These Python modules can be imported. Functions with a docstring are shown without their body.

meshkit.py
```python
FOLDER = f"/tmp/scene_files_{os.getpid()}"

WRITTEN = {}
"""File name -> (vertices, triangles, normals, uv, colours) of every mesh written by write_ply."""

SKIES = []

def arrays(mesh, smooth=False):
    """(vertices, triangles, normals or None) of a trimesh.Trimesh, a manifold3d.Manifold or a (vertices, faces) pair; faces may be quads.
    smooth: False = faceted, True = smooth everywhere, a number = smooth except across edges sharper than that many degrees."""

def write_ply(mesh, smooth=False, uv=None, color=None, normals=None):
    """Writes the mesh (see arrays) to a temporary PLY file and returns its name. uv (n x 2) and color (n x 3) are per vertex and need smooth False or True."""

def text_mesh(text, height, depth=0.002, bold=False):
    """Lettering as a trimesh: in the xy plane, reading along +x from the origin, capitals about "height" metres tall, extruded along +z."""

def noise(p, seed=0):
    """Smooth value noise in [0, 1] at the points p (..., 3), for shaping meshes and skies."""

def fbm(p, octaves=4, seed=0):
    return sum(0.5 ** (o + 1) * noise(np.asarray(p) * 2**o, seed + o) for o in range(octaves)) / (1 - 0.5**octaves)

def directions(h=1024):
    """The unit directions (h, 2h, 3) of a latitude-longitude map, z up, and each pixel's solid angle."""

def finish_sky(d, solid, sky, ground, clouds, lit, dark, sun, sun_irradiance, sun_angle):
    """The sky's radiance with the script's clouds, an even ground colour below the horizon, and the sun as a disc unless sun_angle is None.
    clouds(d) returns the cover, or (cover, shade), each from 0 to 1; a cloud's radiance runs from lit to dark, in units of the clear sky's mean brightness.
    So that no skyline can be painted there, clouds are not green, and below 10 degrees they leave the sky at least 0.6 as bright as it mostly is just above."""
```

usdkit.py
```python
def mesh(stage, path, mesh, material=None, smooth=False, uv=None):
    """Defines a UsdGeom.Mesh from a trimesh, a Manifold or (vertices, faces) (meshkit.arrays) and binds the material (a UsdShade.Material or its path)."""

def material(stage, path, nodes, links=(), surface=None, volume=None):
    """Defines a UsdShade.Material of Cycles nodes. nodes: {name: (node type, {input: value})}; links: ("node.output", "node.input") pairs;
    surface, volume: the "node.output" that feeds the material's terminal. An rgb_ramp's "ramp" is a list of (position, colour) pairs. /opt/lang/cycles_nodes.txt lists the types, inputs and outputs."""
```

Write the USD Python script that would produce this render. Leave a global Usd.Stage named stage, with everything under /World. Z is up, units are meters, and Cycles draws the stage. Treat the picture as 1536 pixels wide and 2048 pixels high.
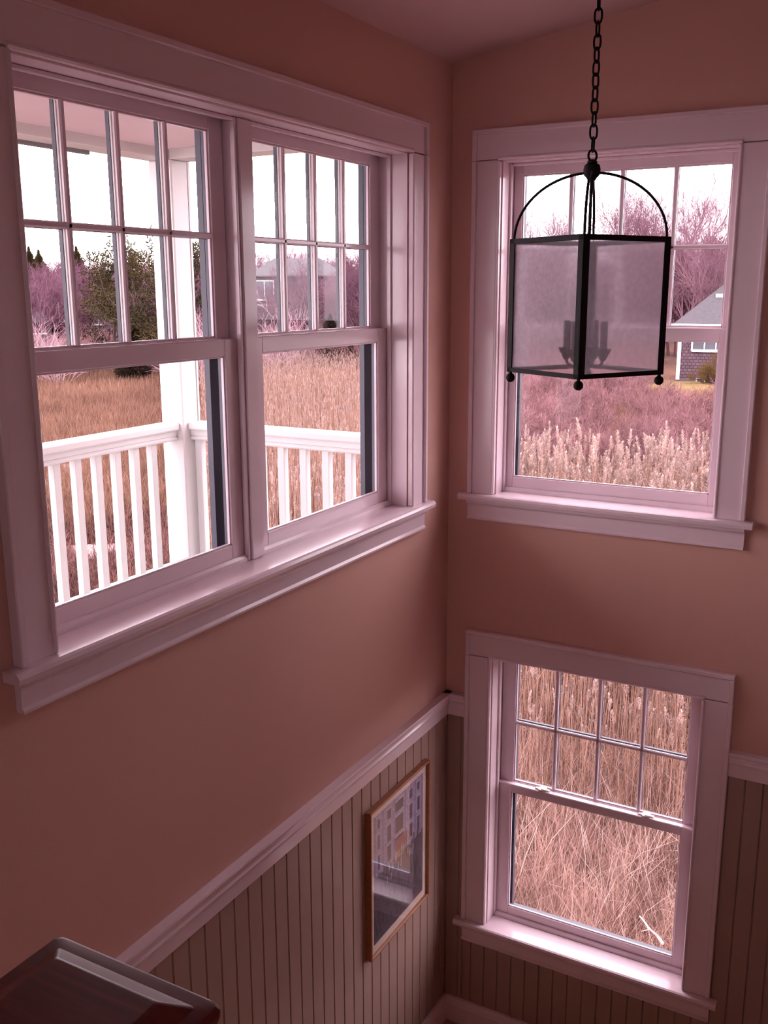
import math, random
import numpy as np, trimesh, shapely
from shapely.geometry import Polygon, box as sbox
import usdkit, meshkit
from pxr import Usd, UsdGeom, UsdLux, UsdShade, Gf, Sdf, Vt

stage = Usd.Stage.CreateInMemory()
UsdGeom.SetStageUpAxis(stage, UsdGeom.Tokens.z)
UsdGeom.SetStageMetersPerUnit(stage, 1.0)
UsdGeom.Xform.Define(stage, '/World')
UsdGeom.Scope.Define(stage, '/World/Looks')

# ------------------------------------------------------------------ camera, sky, exposure
CAM = np.array([1.7603, -3.7518, 1.6])
RT = np.array([0.87505593, 0.48401214, -0.00306074])
UP = np.array([-0.1040929, 0.19435986, 0.97539167])
FW = np.array([-0.4726963, 0.85320366, -0.22045797])
FPX = 1959.7
cam = UsdGeom.Camera.Define(stage, '/World/Camera')
cam.CreateHorizontalApertureAttr(36.0)
cam.CreateVerticalApertureAttr(48.0)
cam.CreateFocalLengthAttr(36.0 * FPX / 1536)
cam.CreateClippingRangeAttr((0.05, 2000))
cam.CreateExposureAttr(0.0)
M = Gf.Matrix4d(*RT, 0, *UP, 0, *(-FW), 0, *CAM, 1)
cam.AddTransformOp().Set(M)

# an even overcast sky, with the rosy cast of the photograph's light
sky = UsdLux.DomeLight.Define(stage, '/World/Sky')
sky.CreateColorAttr(Gf.Vec3f(1.0, 0.83, 0.92))
sky.CreateIntensityAttr(2.2)


# ------------------------------------------------------------------ materials
def mat(name, nodes, links, surface='p.BSDF', volume=None):
    return usdkit.material(stage, '/World/Looks/' + name, nodes, links, surface=surface, volume=volume)


def paint(name, c, rough=0.5, var=0.06, scale=6.0, bump=0.0, bscale=200.0, spec=0.5, rnd=0.0):
    c = np.array(c, float)
    n = {'t': ('texture_coordinate', {}), 'n': ('noise_texture', {'scale': scale, 'detail': 3.0}),
         'r': ('rgb_ramp', {'ramp': [(0.3, tuple(c * (1 - var))), (0.7, tuple(np.minimum(c * (1 + var), 1)))]}),
         'p': ('principled_bsdf', {'roughness': rough, 'specular_ior_level': spec})}
    l = [('t.object', 'n.vector'), ('n.fac', 'r.fac')]
    if rnd:
        n['oi'] = ('object_info', {})
        n['mr'] = ('map_range', {'from_min': 0.0, 'from_max': 1.0, 'to_min': 1 - rnd, 'to_max': 1 + rnd})
        n['h'] = ('hsv', {'hue': 0.5, 'saturation': 1.0, 'fac': 1.0})
        l += [('oi.random', 'mr.value'), ('mr.result', 'h.value'), ('r.color', 'h.color'), ('h.color', 'p.base_color')]
    else:
        l += [('r.color', 'p.base_color')]
    if bump:
        n['n2'] = ('noise_texture', {'scale': bscale, 'detail': 2.0})
        n['b'] = ('bump', {'strength': bump, 'distance': 0.002})
        l += [('t.object', 'n2.vector'), ('n2.fac', 'b.height'), ('b.normal', 'p.normal')]
    return mat(name, n, l)


TRIM = paint('trim_paint', (0.83, 0.67, 0.73), 0.17, 0.02, 4)
WALLM = paint('wall_paint', (0.69, 0.40, 0.335), 0.6, 0.02, 1.5, 0.15, 300)
CEILM = paint('ceiling_paint', (0.68, 0.46, 0.46), 0.7, 0.02, 1.5, 0.1, 250)
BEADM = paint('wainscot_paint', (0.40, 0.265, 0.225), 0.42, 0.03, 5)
FLOORM = paint('floor_boards', (0.42, 0.26, 0.15), 0.35, 0.2, 3)
EXTDARK = paint('window_cladding', (0.07, 0.075, 0.105), 0.45, 0.05, 10)
SPACER = paint('spacer_bar', (0.8, 0.8, 0.78), 0.3, 0.02, 10)
LOCKM = paint('lock_enamel', (0.75, 0.66, 0.62), 0.3, 0.03, 20)
WHITE = paint('porch_paint', (0.56, 0.58, 0.58), 0.45, 0.03, 3)
SOFFIT = paint('porch_ceiling_paint', (0.62, 0.53, 0.58), 0.6, 0.03, 3)
STRIPM = paint('gutter_grey', (0.14, 0.14, 0.15), 0.5, 0.05, 3)
IRON = paint('black_iron', (0.006, 0.004, 0.006), 0.6, 0.2, 40, 0.2, 300, 0.25)
SLEEVE = paint('candle_sleeve', (0.20, 0.14, 0.17), 0.5, 0.1, 40)
FRAMEM = None
STUCCO = paint('exterior_shell', (0.55, 0.52, 0.5), 0.8, 0.05, 3)


def wood(name, a, b, rough, scale=(3, 40, 40), coat=0.0):
    return mat(name, {'t': ('texture_coordinate', {}), 'm': ('mapping', {'scale': scale}), 'n': ('noise_texture', {'scale': 2.0, 'detail': 5.0, 'distortion': 1.2}),
                      'r': ('rgb_ramp', {'ramp': [(0.3, a), (0.7, b)]}), 'p': ('principled_bsdf', {'roughness': rough, 'coat_weight': coat, 'coat_roughness': 0.12})},
               [('t.object', 'm.vector'), ('m.vector', 'n.vector'), ('n.fac', 'r.fac'), ('r.color', 'p.base_color')])


FRAMEM = wood('picture_frame_wood', (0.30, 0.11, 0.05), (0.42, 0.17, 0.075), 0.35)
MAHOG = wood('mahogany', (0.12, 0.016, 0.015), (0.21, 0.034, 0.030), 0.36, (2, 30, 30), 0.12)

# glass reflects more at a grazing angle, alike on both faces of a pane
SCHLICK = {'lw': ('layer_weight', {'blend': 0.5}), 'pw': ('math', {'math_type': 'power', 'value2': 5.0}), 'fa': ('math', {'math_type': 'multiply_add', 'value2': 0.40, 'value3': 0.005})}
SCHLINK = [('lw.facing', 'pw.value1'), ('pw.value', 'fa.value1')]
GLASS = mat('window_glass', {'t': ('transparent_bsdf', {'color': (0.98, 0.985, 0.98)}), 'g': ('glossy_bsdf', {'color': (1, 1, 1), 'roughness': 0.0}),
                             **SCHLICK, 'm': ('mix_closure', {})},
            SCHLINK + [('fa.value', 'm.fac'), ('t.BSDF', 'm.closure1'), ('g.BSDF', 'm.closure2')], surface='m.closure')
SEEDED = mat('seeded_glass', {'tc': ('texture_coordinate', {}), 'n': ('noise_texture', {'scale': 55.0, 'detail': 2.0}), 'b': ('bump', {'strength': 0.25, 'distance': 0.003}),
                              'r': ('refraction_bsdf', {'color': (0.93, 0.90, 0.94), 'roughness': 0.13, 'IOR': 1.10}), 'tl': ('translucent_bsdf', {'color': (0.98, 0.93, 0.98)}),
                              'g': ('glossy_bsdf', {'color': (1, 1, 1), 'roughness': 0.30}), 'df': ('diffuse_bsdf', {'color': (0.5, 0.47, 0.5)}),
                              **SCHLICK, 'm0': ('mix_closure', {'fac': 0.15}), 'n9': ('noise_texture', {'scale': 70.0, 'detail': 3.0}), 'r9': ('rgb_ramp', {'ramp': [(0.38, (0.92, 0.90, 0.93)), (0.62, (1.0, 0.98, 1.0))]}), 'm1': ('mix_closure', {'fac': 0.18}), 'm': ('mix_closure', {})},
             SCHLINK + [('tc.object', 'n9.vector'), ('n9.fac', 'r9.fac'), ('r9.color', 'r.color'), ('tc.object', 'n.vector'), ('n.fac', 'b.height'), ('b.normal', 'r.normal'), ('b.normal', 'g.normal'), ('fa.value', 'm.fac'), ('tl.BSDF', 'm0.closure1'), ('df.BSDF', 'm0.closure2'),
              ('r.BSDF', 'm1.closure1'), ('m0.closure', 'm1.closure2'), ('m1.closure', 'm.closure1'), ('g.BSDF', 'm.closure2')], surface='m.closure')
PICGLASS = mat('picture_glazing', {'t': ('transparent_bsdf', {}), 'g': ('glossy_bsdf', {'color': (1, 1, 1), 'roughness': 0.01}), 'f': ('layer_weight', {'blend': 0.5}), 'pw': ('math', {'math_type': 'power', 'value2': 5.0}),
                                   'fa': ('math', {'math_type': 'multiply_add', 'value2': 0.9, 'value3': 0.022}), 'm': ('mix_closure', {})},
               [('f.facing', 'pw.value1'), ('pw.value', 'fa.value1'), ('fa.value', 'm.fac'), ('t.BSDF', 'm.closure1'), ('g.BSDF', 'm.closure2')], surface='m.closure')
BULB = mat('bulb_glass', {'t': ('transparent_bsdf', {'color': (0.93, 0.93, 0.92)}), 'g': ('glossy_bsdf', {'color': (1, 1, 1), 'roughness': 0.02}),
                          **SCHLICK, 'm': ('mix_closure', {})},
           SCHLINK + [('fa.value', 'm.fac'), ('t.BSDF', 'm.closure1'), ('g.BSDF', 'm.closure2')], surface='m.closure')
PRINT = mat('print_ink', {'a': ('attribute', {'attribute': 'ink'}), 't': ('texture_coordinate', {}), 'n': ('noise_texture', {'scale': 90.0, 'detail': 4.0}),
                          'r': ('rgb_ramp', {'ramp': [(0.3, (0.55, 0.55, 0.55)), (0.7, (1.35, 1.3, 1.4))]}), 'm': ('mix', {'mix_type': 'multiply', 'fac': 0.8}),
                          'p': ('principled_bsdf', {'roughness': 0.6})},
            [('t.object', 'n.vector'), ('n.fac', 'r.fac'), ('a.color', 'm.color1'), ('r.color', 'm.color2'), ('m.color', 'p.base_color')])


def plant(name, a, b, scale=3.0, trans=0.25, rnd=0.18):
    a, b = (tuple(0.72 * x * t for x, t in zip(c, (1, 0.88, 0.94))) for c in (a, b))
    return mat(name, {'g': ('geometry', {}), 'n': ('noise_texture', {'scale': scale, 'detail': 2.0}), 'r': ('rgb_ramp', {'ramp': [(0.3, a), (0.7, b)]}), 'oi': ('object_info', {}),
                      'mr': ('map_range', {'from_min': 0.0, 'from_max': 1.0, 'to_min': 1 - rnd, 'to_max': 1 + rnd}), 'h': ('hsv', {}),
                      'd': ('diffuse_bsdf', {}), 'tl': ('translucent_bsdf', {}), 'm': ('mix_closure', {'fac': trans})},
               [('g.position', 'n.vector'), ('n.fac', 'r.fac'), ('r.color', 'h.color'), ('oi.random', 'mr.value'), ('mr.result', 'h.value'), ('h.color', 'd.color'), ('h.color', 'tl.color'),
                ('d.BSDF', 'm.closure1'), ('tl.BSDF', 'm.closure2')], surface='m.closure')


TWIG = plant('bare_twig', (0.20, 0.125, 0.148), (0.31, 0.20, 0.232), 0.6, 0.0)
BARK = plant('bark', (0.085, 0.065, 0.068), (0.15, 0.115, 0.115), 2.0, 0.0)
DEEPTWIG = plant('woodland_twig', (0.15, 0.085, 0.112), (0.24, 0.14, 0.178), 0.3, 0.0)
SHRUBT = plant('thicket_twig', (0.21, 0.125, 0.13), (0.34, 0.205, 0.20), 0.5, 0.0)
PALET = plant('pale_twig', (0.42, 0.32, 0.34), (0.60, 0.47, 0.48), 0.8, 0.0)
NEEDLE = plant('pine_needle', (0.030, 0.038, 0.020), (0.10, 0.085, 0.035), 0.7, 0.1)
JUNIPER = plant('juniper_needle', (0.030, 0.028, 0.018), (0.075, 0.055, 0.040), 0.9, 0.1)
GOLDBUSH = plant('golden_leaf', (0.14, 0.10, 0.035), (0.24, 0.17, 0.06), 1.2, 0.2)
REEDS = plant('reed_stalk', (0.36, 0.25, 0.185), (0.66, 0.49, 0.38), 1.5, 0.15)
REEDL = plant('reed_leaf', (0.24, 0.145, 0.095), (0.42, 0.27, 0.185), 1.5, 0.3)
PLUME = plant('reed_plume', (0.46, 0.38, 0.31), (0.66, 0.56, 0.48), 2.0, 0.35)
STRAW = plant('straw_grass', (0.24, 0.150, 0.115), (0.68, 0.49, 0.38), 2.2, 0.2, 0.35)
PALESTEM = plant('pale_stem', (0.62, 0.50, 0.42), (0.85, 0.72, 0.62), 1.5, 0.2)
MARSH = plant('marsh_grass', (0.22, 0.135, 0.095), (0.36, 0.235, 0.155), 0.12, 0.2)
HEATH = plant('heath_tuft', (0.14, 0.078, 0.068), (0.28, 0.165, 0.135), 0.5, 0.1)
BIRCH = plant('pale_branch', (0.55, 0.5, 0.46), (0.75, 0.7, 0.66), 4.0, 0.0)
SAND = plant('sand', (0.34, 0.27, 0.25), (0.52, 0.43, 0.40), 1.0, 0.0)
GROUND = mat('marsh_soil', {'g': ('geometry', {}), 'n1': ('noise_texture', {'scale': 0.09, 'detail': 4.0}), 'n2': ('noise_texture', {'scale': 2.5, 'detail': 6.0, 'roughness': 0.7}),
                            'r1': ('rgb_ramp', {'ramp': [(0.35, (0.085, 0.046, 0.040)), (0.6, (0.16, 0.092, 0.062))]}), 'r2': ('rgb_ramp', {'ramp': [(0.3, (0.6, 0.58, 0.6)), (0.7, (1.25, 1.25, 1.2))]}),
                            'm': ('mix', {'mix_type': 'multiply', 'fac': 1.0}), 'b': ('bump', {'strength': 0.8, 'distance': 0.08}), 'p': ('principled_bsdf', {'roughness': 0.95, 'specular_ior_level': 0.1})},
             [('g.position', 'n1.vector'), ('g.position', 'n2.vector'), ('n1.fac', 'r1.fac'), ('n2.fac', 'r2.fac'), ('r1.color', 'm.color1'), ('r2.color', 'm.color2'), ('m.color', 'p.base_color'), ('n2.fac', 'b.height'), ('b.normal', 'p.normal')])
LAWN = paint('lawn', (0.17, 0.12, 0.05), 0.9, 0.3, 1.5, 0.6, 30, 0.1)
SHINGLE = mat('cedar_shingle', {'t': ('texture_coordinate', {}), 'mp': ('mapping', {'rotation': (math.pi / 2, 0, 0)}),
                                'br': ('brick_texture', {'scale': 1.0, 'brick_width': 0.22, 'row_height': 0.17, 'mortar_size': 0.022, 'color1': (0.075, 0.042, 0.058), 'color2': (0.12, 0.067, 0.09), 'mortar': (0.035, 0.022, 0.03)}),
                                'p': ('principled_bsdf', {'roughness': 0.9})}, [('t.object', 'mp.vector'), ('mp.vector', 'br.vector'), ('br.color', 'p.base_color')])
ROOFM = paint('asphalt_roof', (0.058, 0.053, 0.060), 0.9, 0.12, 6)
GREYWALL = paint('grey_clapboard', (0.095, 0.066, 0.08), 0.8, 0.06, 2)
DARKPANE = paint('dark_window_glass', (0.10, 0.10, 0.12), 0.15, 0.2, 1.0)

# ------------------------------------------------------------------ helpers
USED = {}


def numbered(parent, name):
    k = USED.get((parent, name), 0)
    USED[(parent, name)] = k + 1
    return f'{parent}/{name}' + (f'_{k:03d}' if k else '')


def tag(prim, label=None, cat=None, group=None, kind=None):
    for k, v in (('label', label), ('category', cat), ('group', group), ('kind', kind)):
        if v:
            prim.SetCustomDataByKey(k, v)
    return prim


def path_of(parent):
    return '/World' if parent is None else str(parent.GetPath())


def obj(name, mesh, material, parent=None, smooth=False):
    """One Mesh prim; mesh may be a list of (vertices, faces) or trimeshes."""
    if isinstance(mesh, list):
        mesh = merge(mesh)
    return usdkit.mesh(stage, numbered(path_of(parent), name), mesh, material, smooth=smooth).GetPrim()


def thing(name, label, cat, loc=(0, 0, 0), rotz=0.0, group=None, kind=None, scale=None):
    x = UsdGeom.Xform.Define(stage, numbered('/World', name))
    x.AddTranslateOp().Set(Gf.Vec3d(*map(float, loc)))
    if rotz:
        x.AddRotateZOp().Set(math.degrees(rotz))
    if scale:
        x.AddScaleOp().Set(Gf.Vec3f(*([scale] * 3 if np.ndim(scale) == 0 else scale)))
    return tag(x.GetPrim(), label, cat, group, kind)


def dup(root, name, label, cat, loc, rotz=0.0, scale=1.0, group=None):
    r = thing(name, label, cat, loc, rotz or 1e-4, group, None, scale)
    r.GetReferences().AddInternalReference(root.GetPath())
    r.SetInstanceable(True)
    return r


def vf(m):
    if isinstance(m, tuple):
        v, f = np.asarray(m[0], float), np.asarray(m[1], int)
        if f.shape[1] == 4:
            f = np.vstack([f[:, [0, 1, 2]], f[:, [0, 2, 3]]])
        return v, f
    return np.asarray(m.vertices, float), np.asarray(m.faces, int)


def merge(ms):
    vs, fs, n = [], [], 0
    for m in ms:
        v, f = vf(m)
        vs.append(v), fs.append(f + n)
        n += len(v)
    return np.vstack(vs), np.vstack(fs)


def bx(lo, hi, b=0.0):
    """A box from lo to hi with edges chamfered by b."""
    lo, hi = np.minimum(lo, hi).astype(float), np.maximum(lo, hi).astype(float)
    b = min(b, 0.45 * (hi - lo).min())
    if b <= 0:
        return trimesh.creation.box(bounds=[lo, hi])
    pts = []
    for s in np.ndindex(2, 2, 2):
        c = np.where(s, hi, lo)
        d = np.where(s, -1, 1) * b
        for k in range(3):
            q = c + d
            q[k] = c[k]
            pts.append(q)
    return trimesh.convex.convex_hull(np.array(pts))


def sweep_profile(profile, length):
    """A closed 2D profile in (x, z) run along +y from 0 to length."""
    m = trimesh.creation.extrude_polygon(Polygon(profile), length, engine='earcut')
    v = np.array(m.vertices)
    return np.stack([v[:, 0], v[:, 2], v[:, 1]], 1), np.array(m.faces)[:, ::-1]


def xf(m, rotz=0.0, loc=(0, 0, 0)):
    v, f = vf(m)
    c, s = math.cos(rotz), math.sin(rotz)
    return np.stack([c * v[:, 0] - s * v[:, 1], s * v[:, 0] + c * v[:, 1], v[:, 2]], 1) + np.asarray(loc, float), f


def tube(points, r, sides=8, closed=False, cap=True):
    p = np.asarray(points, float)
    r = np.broadcast_to(r, (len(p),)).astype(float)
    t = (np.roll(p, -1, 0) - np.roll(p, 1, 0)) if closed else np.gradient(p, axis=0)
    t /= np.linalg.norm(t, axis=1, keepdims=True) + 1e-12
    a = np.cross(t[0], [0, 0, 1.0] if abs(t[0, 2]) < 0.9 else [1.0, 0, 0])
    A = []
    for k in range(len(p)):
        a = a - t[k] * (a @ t[k])
        a /= np.linalg.norm(a) + 1e-12
        A.append(a)
    A = np.array(A)
    B = np.cross(t, A)
    ang = np.arange(sides) * 2 * np.pi / sides
    v = p[:, None] + r[:, None, None] * (np.cos(ang)[None, :, None] * A[:, None] + np.sin(ang)[None, :, None] * B[:, None])
    n = len(p)
    i, j = np.meshgrid(np.arange(n if closed else n - 1), np.arange(sides), indexing='ij')
    i2 = (i + 1) % n
    q = np.stack([i * sides + j, i * sides + (j + 1) % sides, i2 * sides + (j + 1) % sides, i2 * sides + j], -1).reshape(-1, 4)
    f = np.vstack([q[:, [0, 1, 2]], q[:, [0, 2, 3]]])
    v = v.reshape(-1, 3)
    if cap and not closed:
        v = np.vstack([v, p[:1], p[-1:]])
        k = np.arange(sides)
        f = np.vstack([f, np.stack([np.full(sides, n * sides), (k + 1) % sides, k], 1), np.stack([np.full(sides, n * sides + 1), (n - 1) * sides + k, (n - 1) * sides + (k + 1) % sides], 1)])
    return v, f


def segs(P0, P1, R0, R1, sides=3):
    """Many tapered prisms at once."""
    P0, P1 = np.asarray(P0, float), np.asarray(P1, float)
    R0, R1 = np.asarray(R0, float), np.asarray(R1, float)
    t = P1 - P0
    t /= np.linalg.norm(t, axis=1, keepdims=True) + 1e-12
    a = np.cross(t, np.where(np.abs(t[:, 2:]) < 0.9, [[0, 0, 1.0]], [[1.0, 0, 0]]))
    a /= np.linalg.norm(a, axis=1, keepdims=True) + 1e-12
    b = np.cross(t, a)
    ang = np.arange(sides) * 2 * np.pi / sides
    ring = np.cos(ang)[None, :, None] * a[:, None] + np.sin(ang)[None, :, None] * b[:, None]
    v = np.concatenate([P0[:, None] + R0[:, None, None] * ring, P1[:, None] + R1[:, None, None] * ring], 1)
    n, k = len(P0), np.arange(sides)
    q = np.stack([k, (k + 1) % sides, sides + (k + 1) % sides, sides + k], 1)
    f4 = (np.arange(n)[:, None, None] * 2 * sides + q[None]).reshape(-1, 4)
    return v.reshape(-1, 3), np.vstack([f4[:, [0, 1, 2]], f4[:, [0, 2, 3]]])


def lathe(prof, sections=24):
    return trimesh.creation.revolve(np.array(prof, float), sections=sections)


def ray(px, py):
    d = FW + RT * (px - 768) / FPX - UP * (py - 1024) / FPX
    return d / np.linalg.norm(d)


GZ = -3.7


def polar(az, dist, z=GZ):
    """A point of the landscape at a compass bearing (degrees from the back wall's normal) and distance from the stair."""
    a = math.radians(az)
    return np.array([CAM[0] + dist * math.sin(a), CAM[1] + dist * math.cos(a), z])


# ------------------------------------------------------------------ room shell
RX, RY0 = 4.8, -7.2          # right wall, front wall
CZ, CS = 2.468, 0.155        # ceiling height at the left wall, its rise
TH = 0.18
LAND = -1.84
WZ0, WZ1 = 0.765, 2.093      # stool top and opening head of the upper windows
LO = dict(u0=-2.206, u1=-0.385)
B2 = dict(u0=0.215, u1=1.103)
B3 = dict(u0=0.220, u1=1.113)
W3Z0, W3Z1 = -1.272, 0.038


def struct(name, mesh, m, label=None, parent=None):
    o = obj(name, mesh, m, parent)
    if parent is None:
        tag(o, label, None, None, 'structure')
    return o


def plate(poly, thick):
    m = trimesh.creation.extrude_polygon(poly, thick, engine='earcut')
    return np.array(m.vertices), np.array(m.faces)


def wall_from(poly, axis, at, thick):
    v, f = plate(poly, thick)
    if axis == 'x':      # poly in (y, z), wall spreads from x=at toward -x
        return np.stack([at - v[:, 2], v[:, 0], v[:, 1]], 1), f[:, ::-1]
    return np.stack([v[:, 0], at + v[:, 2], v[:, 1]], 1), f[:, ::-1]   # poly in (x, z), spreads toward +y


pl = sbox(RY0 - TH, LAND - 0.2, TH, CZ + 0.05).difference(sbox(LO['u0'], WZ0 - 0.03, LO['u1'], WZ1))
wall_left = struct('wall_left', wall_from(pl, 'x', 0.0, TH), WALLM, 'cream painted stair wall with the wide double window')
pb = Polygon([(-TH, LAND - 0.2), (RX + TH, LAND - 0.2), (RX + TH, CZ + CS * (RX + TH) + 0.03), (-TH, CZ + 0.03)])
pb = pb.difference(sbox(B2['u0'], WZ0 - 0.03, B2['u1'], WZ1)).difference(sbox(B3['u0'], W3Z0 - 0.03, B3['u1'], W3Z1))
wall_back = struct('wall_back', wall_from(Polygon([(x, z) for x, z in pb.exterior.coords], [list(i.coords) for i in pb.interiors]), 'y', 0.0, TH), WALLM, 'cream painted gable wall with two single windows one above the other')
FW_Z0, FW_Z1 = 0.45, 2.35
FRONT_WINS = [(3.2, 4.0)]
RIGHT_WINS = []
pf = Polygon([(0, LAND), (RX, LAND), (RX, CZ + CS * RX), (0, CZ)])
for a, b in FRONT_WINS:
    pf = pf.difference(sbox(a, FW_Z0 - 0.03, b, FW_Z1))
struct('wall_front', wall_from(pf, 'y', RY0 - TH, TH), WALLM, 'cream painted gable wall behind the viewer')
pr = sbox(RY0 - TH, LAND - 0.2, TH, CZ + CS * RX + 0.03)
for a, b in RIGHT_WINS:
    pr = pr.difference(sbox(a, FW_Z0 - 0.03, b, FW_Z1))
struct('wall_right', wall_from(pr, 'x', RX + TH, TH), WALLM, 'cream painted wall opposite the wide double window')
v = np.array([[x, y, CZ + CS * x + d] for d in (0, 0.15) for x, y in ((-TH, RY0 - TH), (RX + TH, RY0 - TH), (RX + TH, TH), (-TH, TH))])
struct('ceiling', (v, np.array([[0, 3, 2, 1], [4, 5, 6, 7], [0, 1, 5, 4], [1, 2, 6, 5], [2, 3, 7, 6], [3, 0, 4, 7]])), CEILM, 'pale sloping ceiling over the stairwell')
struct('floor', bx((0, RY0, -0.28), (RX, -3.05, 0.0)), FLOORM, 'wooden upper floor at the head of the stairwell')
struct('floor', bx((0, -3.05, LAND - 0.15), (RX, 0.0, LAND)), FLOORM, 'wooden stair landing at the foot of the back wall')
struct('wall_stairwell', bx((0, -3.15, LAND - 0.1), (RX, -3.05, -0.28)), WALLM, 'wall under the edge of the upper floor')

# wainscot boards, each a part of its wall; a bevelled face board with V joints
BT, RAIL0, RAIL1, BASEZ = 0.012, -0.262, -0.157, -1.716


def board(u0, u1, z0, z1, axis):
    c = 0.0042
    g = 0.0004
    prof = [(u0 + g, 0), (u1 - g, 0), (u1 - g, BT - c), (u1 - c, BT), (u0 + c, BT), (u0 + g, BT - c)]
    v, f = plate(Polygon(prof), z1 - z0)
    if axis == 'left':   # u = y, thickness = +x
        return np.stack([v[:, 1], v[:, 0], v[:, 2] + z0], 1), f[:, ::-1]
    return np.stack([v[:, 0], -v[:, 1], v[:, 2] + z0], 1), f[:, ::-1]


bw = 0.0727
for k in range(42):
    y1 = -0.0545 + bw - k * bw
    y0 = y1 - bw
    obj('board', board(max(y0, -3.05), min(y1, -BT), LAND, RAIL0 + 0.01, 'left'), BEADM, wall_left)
OE0, OE1 = B3['u0'] - 0.1175, B3['u1'] + 0.1175       # outer edges of the lower window's casing
UNDER = W3Z0 - 0.112
for k in range(38):
    x0 = 0.0122 + k * bw * 0.93
    x1 = x0 + bw * 0.93
    if x1 <= OE0 or x0 >= OE1:
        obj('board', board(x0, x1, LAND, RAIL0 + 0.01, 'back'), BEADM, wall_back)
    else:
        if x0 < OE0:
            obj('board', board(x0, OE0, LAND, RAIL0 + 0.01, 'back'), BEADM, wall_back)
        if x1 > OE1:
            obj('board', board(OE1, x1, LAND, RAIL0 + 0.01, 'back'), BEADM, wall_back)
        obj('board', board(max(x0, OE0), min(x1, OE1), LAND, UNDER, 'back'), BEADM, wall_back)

RAILP = [(0, RAIL1), (0.034, RAIL1), (0.036, RAIL1 - 0.006), (0.034, RAIL1 - 0.014), (0.027, RAIL1 - 0.019), (0.025, RAIL1 - 0.034), (0.030, RAIL1 - 0.042), (0.028, RAIL1 - 0.050), (0.021, RAIL1 - 0.053), (0.020, RAIL0), (0, RAIL0)]
o = struct('trim_1', xf(sweep_profile(RAILP, 3.05), 0, (0, -3.05, 0)), TRIM, 'white moulded chair rail along the stair wall')
m1 = xf(sweep_profile(RAILP, B3['u0'] - 0.118 - 0.0), -math.pi / 2, (0.0, 0, 0))
m2 = xf(sweep_profile(RAILP, RX - (B3['u1'] + 0.118)), -math.pi / 2, (B3['u1'] + 0.118, 0, 0))
struct('trim_2', m1, TRIM, 'short white chair rail piece in the corner left of the lower window')
struct('trim_3', m2, TRIM, 'white moulded chair rail right of the lower window')
BASEP = [(0, LAND), (0.026, LAND), (0.026, BASEZ - 0.035), (0.020, BASEZ - 0.022), (0.014, BASEZ), (0, BASEZ)]
BASEP = [(a + BT * 0.9 if a else 0, z) for a, z in BASEP]
struct('baseboard_left', xf(sweep_profile(BASEP, 3.05), 0, (0, -3.05, 0)), TRIM, 'white baseboard of the landing along the stair wall')
struct('baseboard_back', xf(sweep_profile(BASEP, RX), -math.pi / 2, (0, 0, 0)), TRIM, 'white baseboard of the landing along the gable wall')


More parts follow.
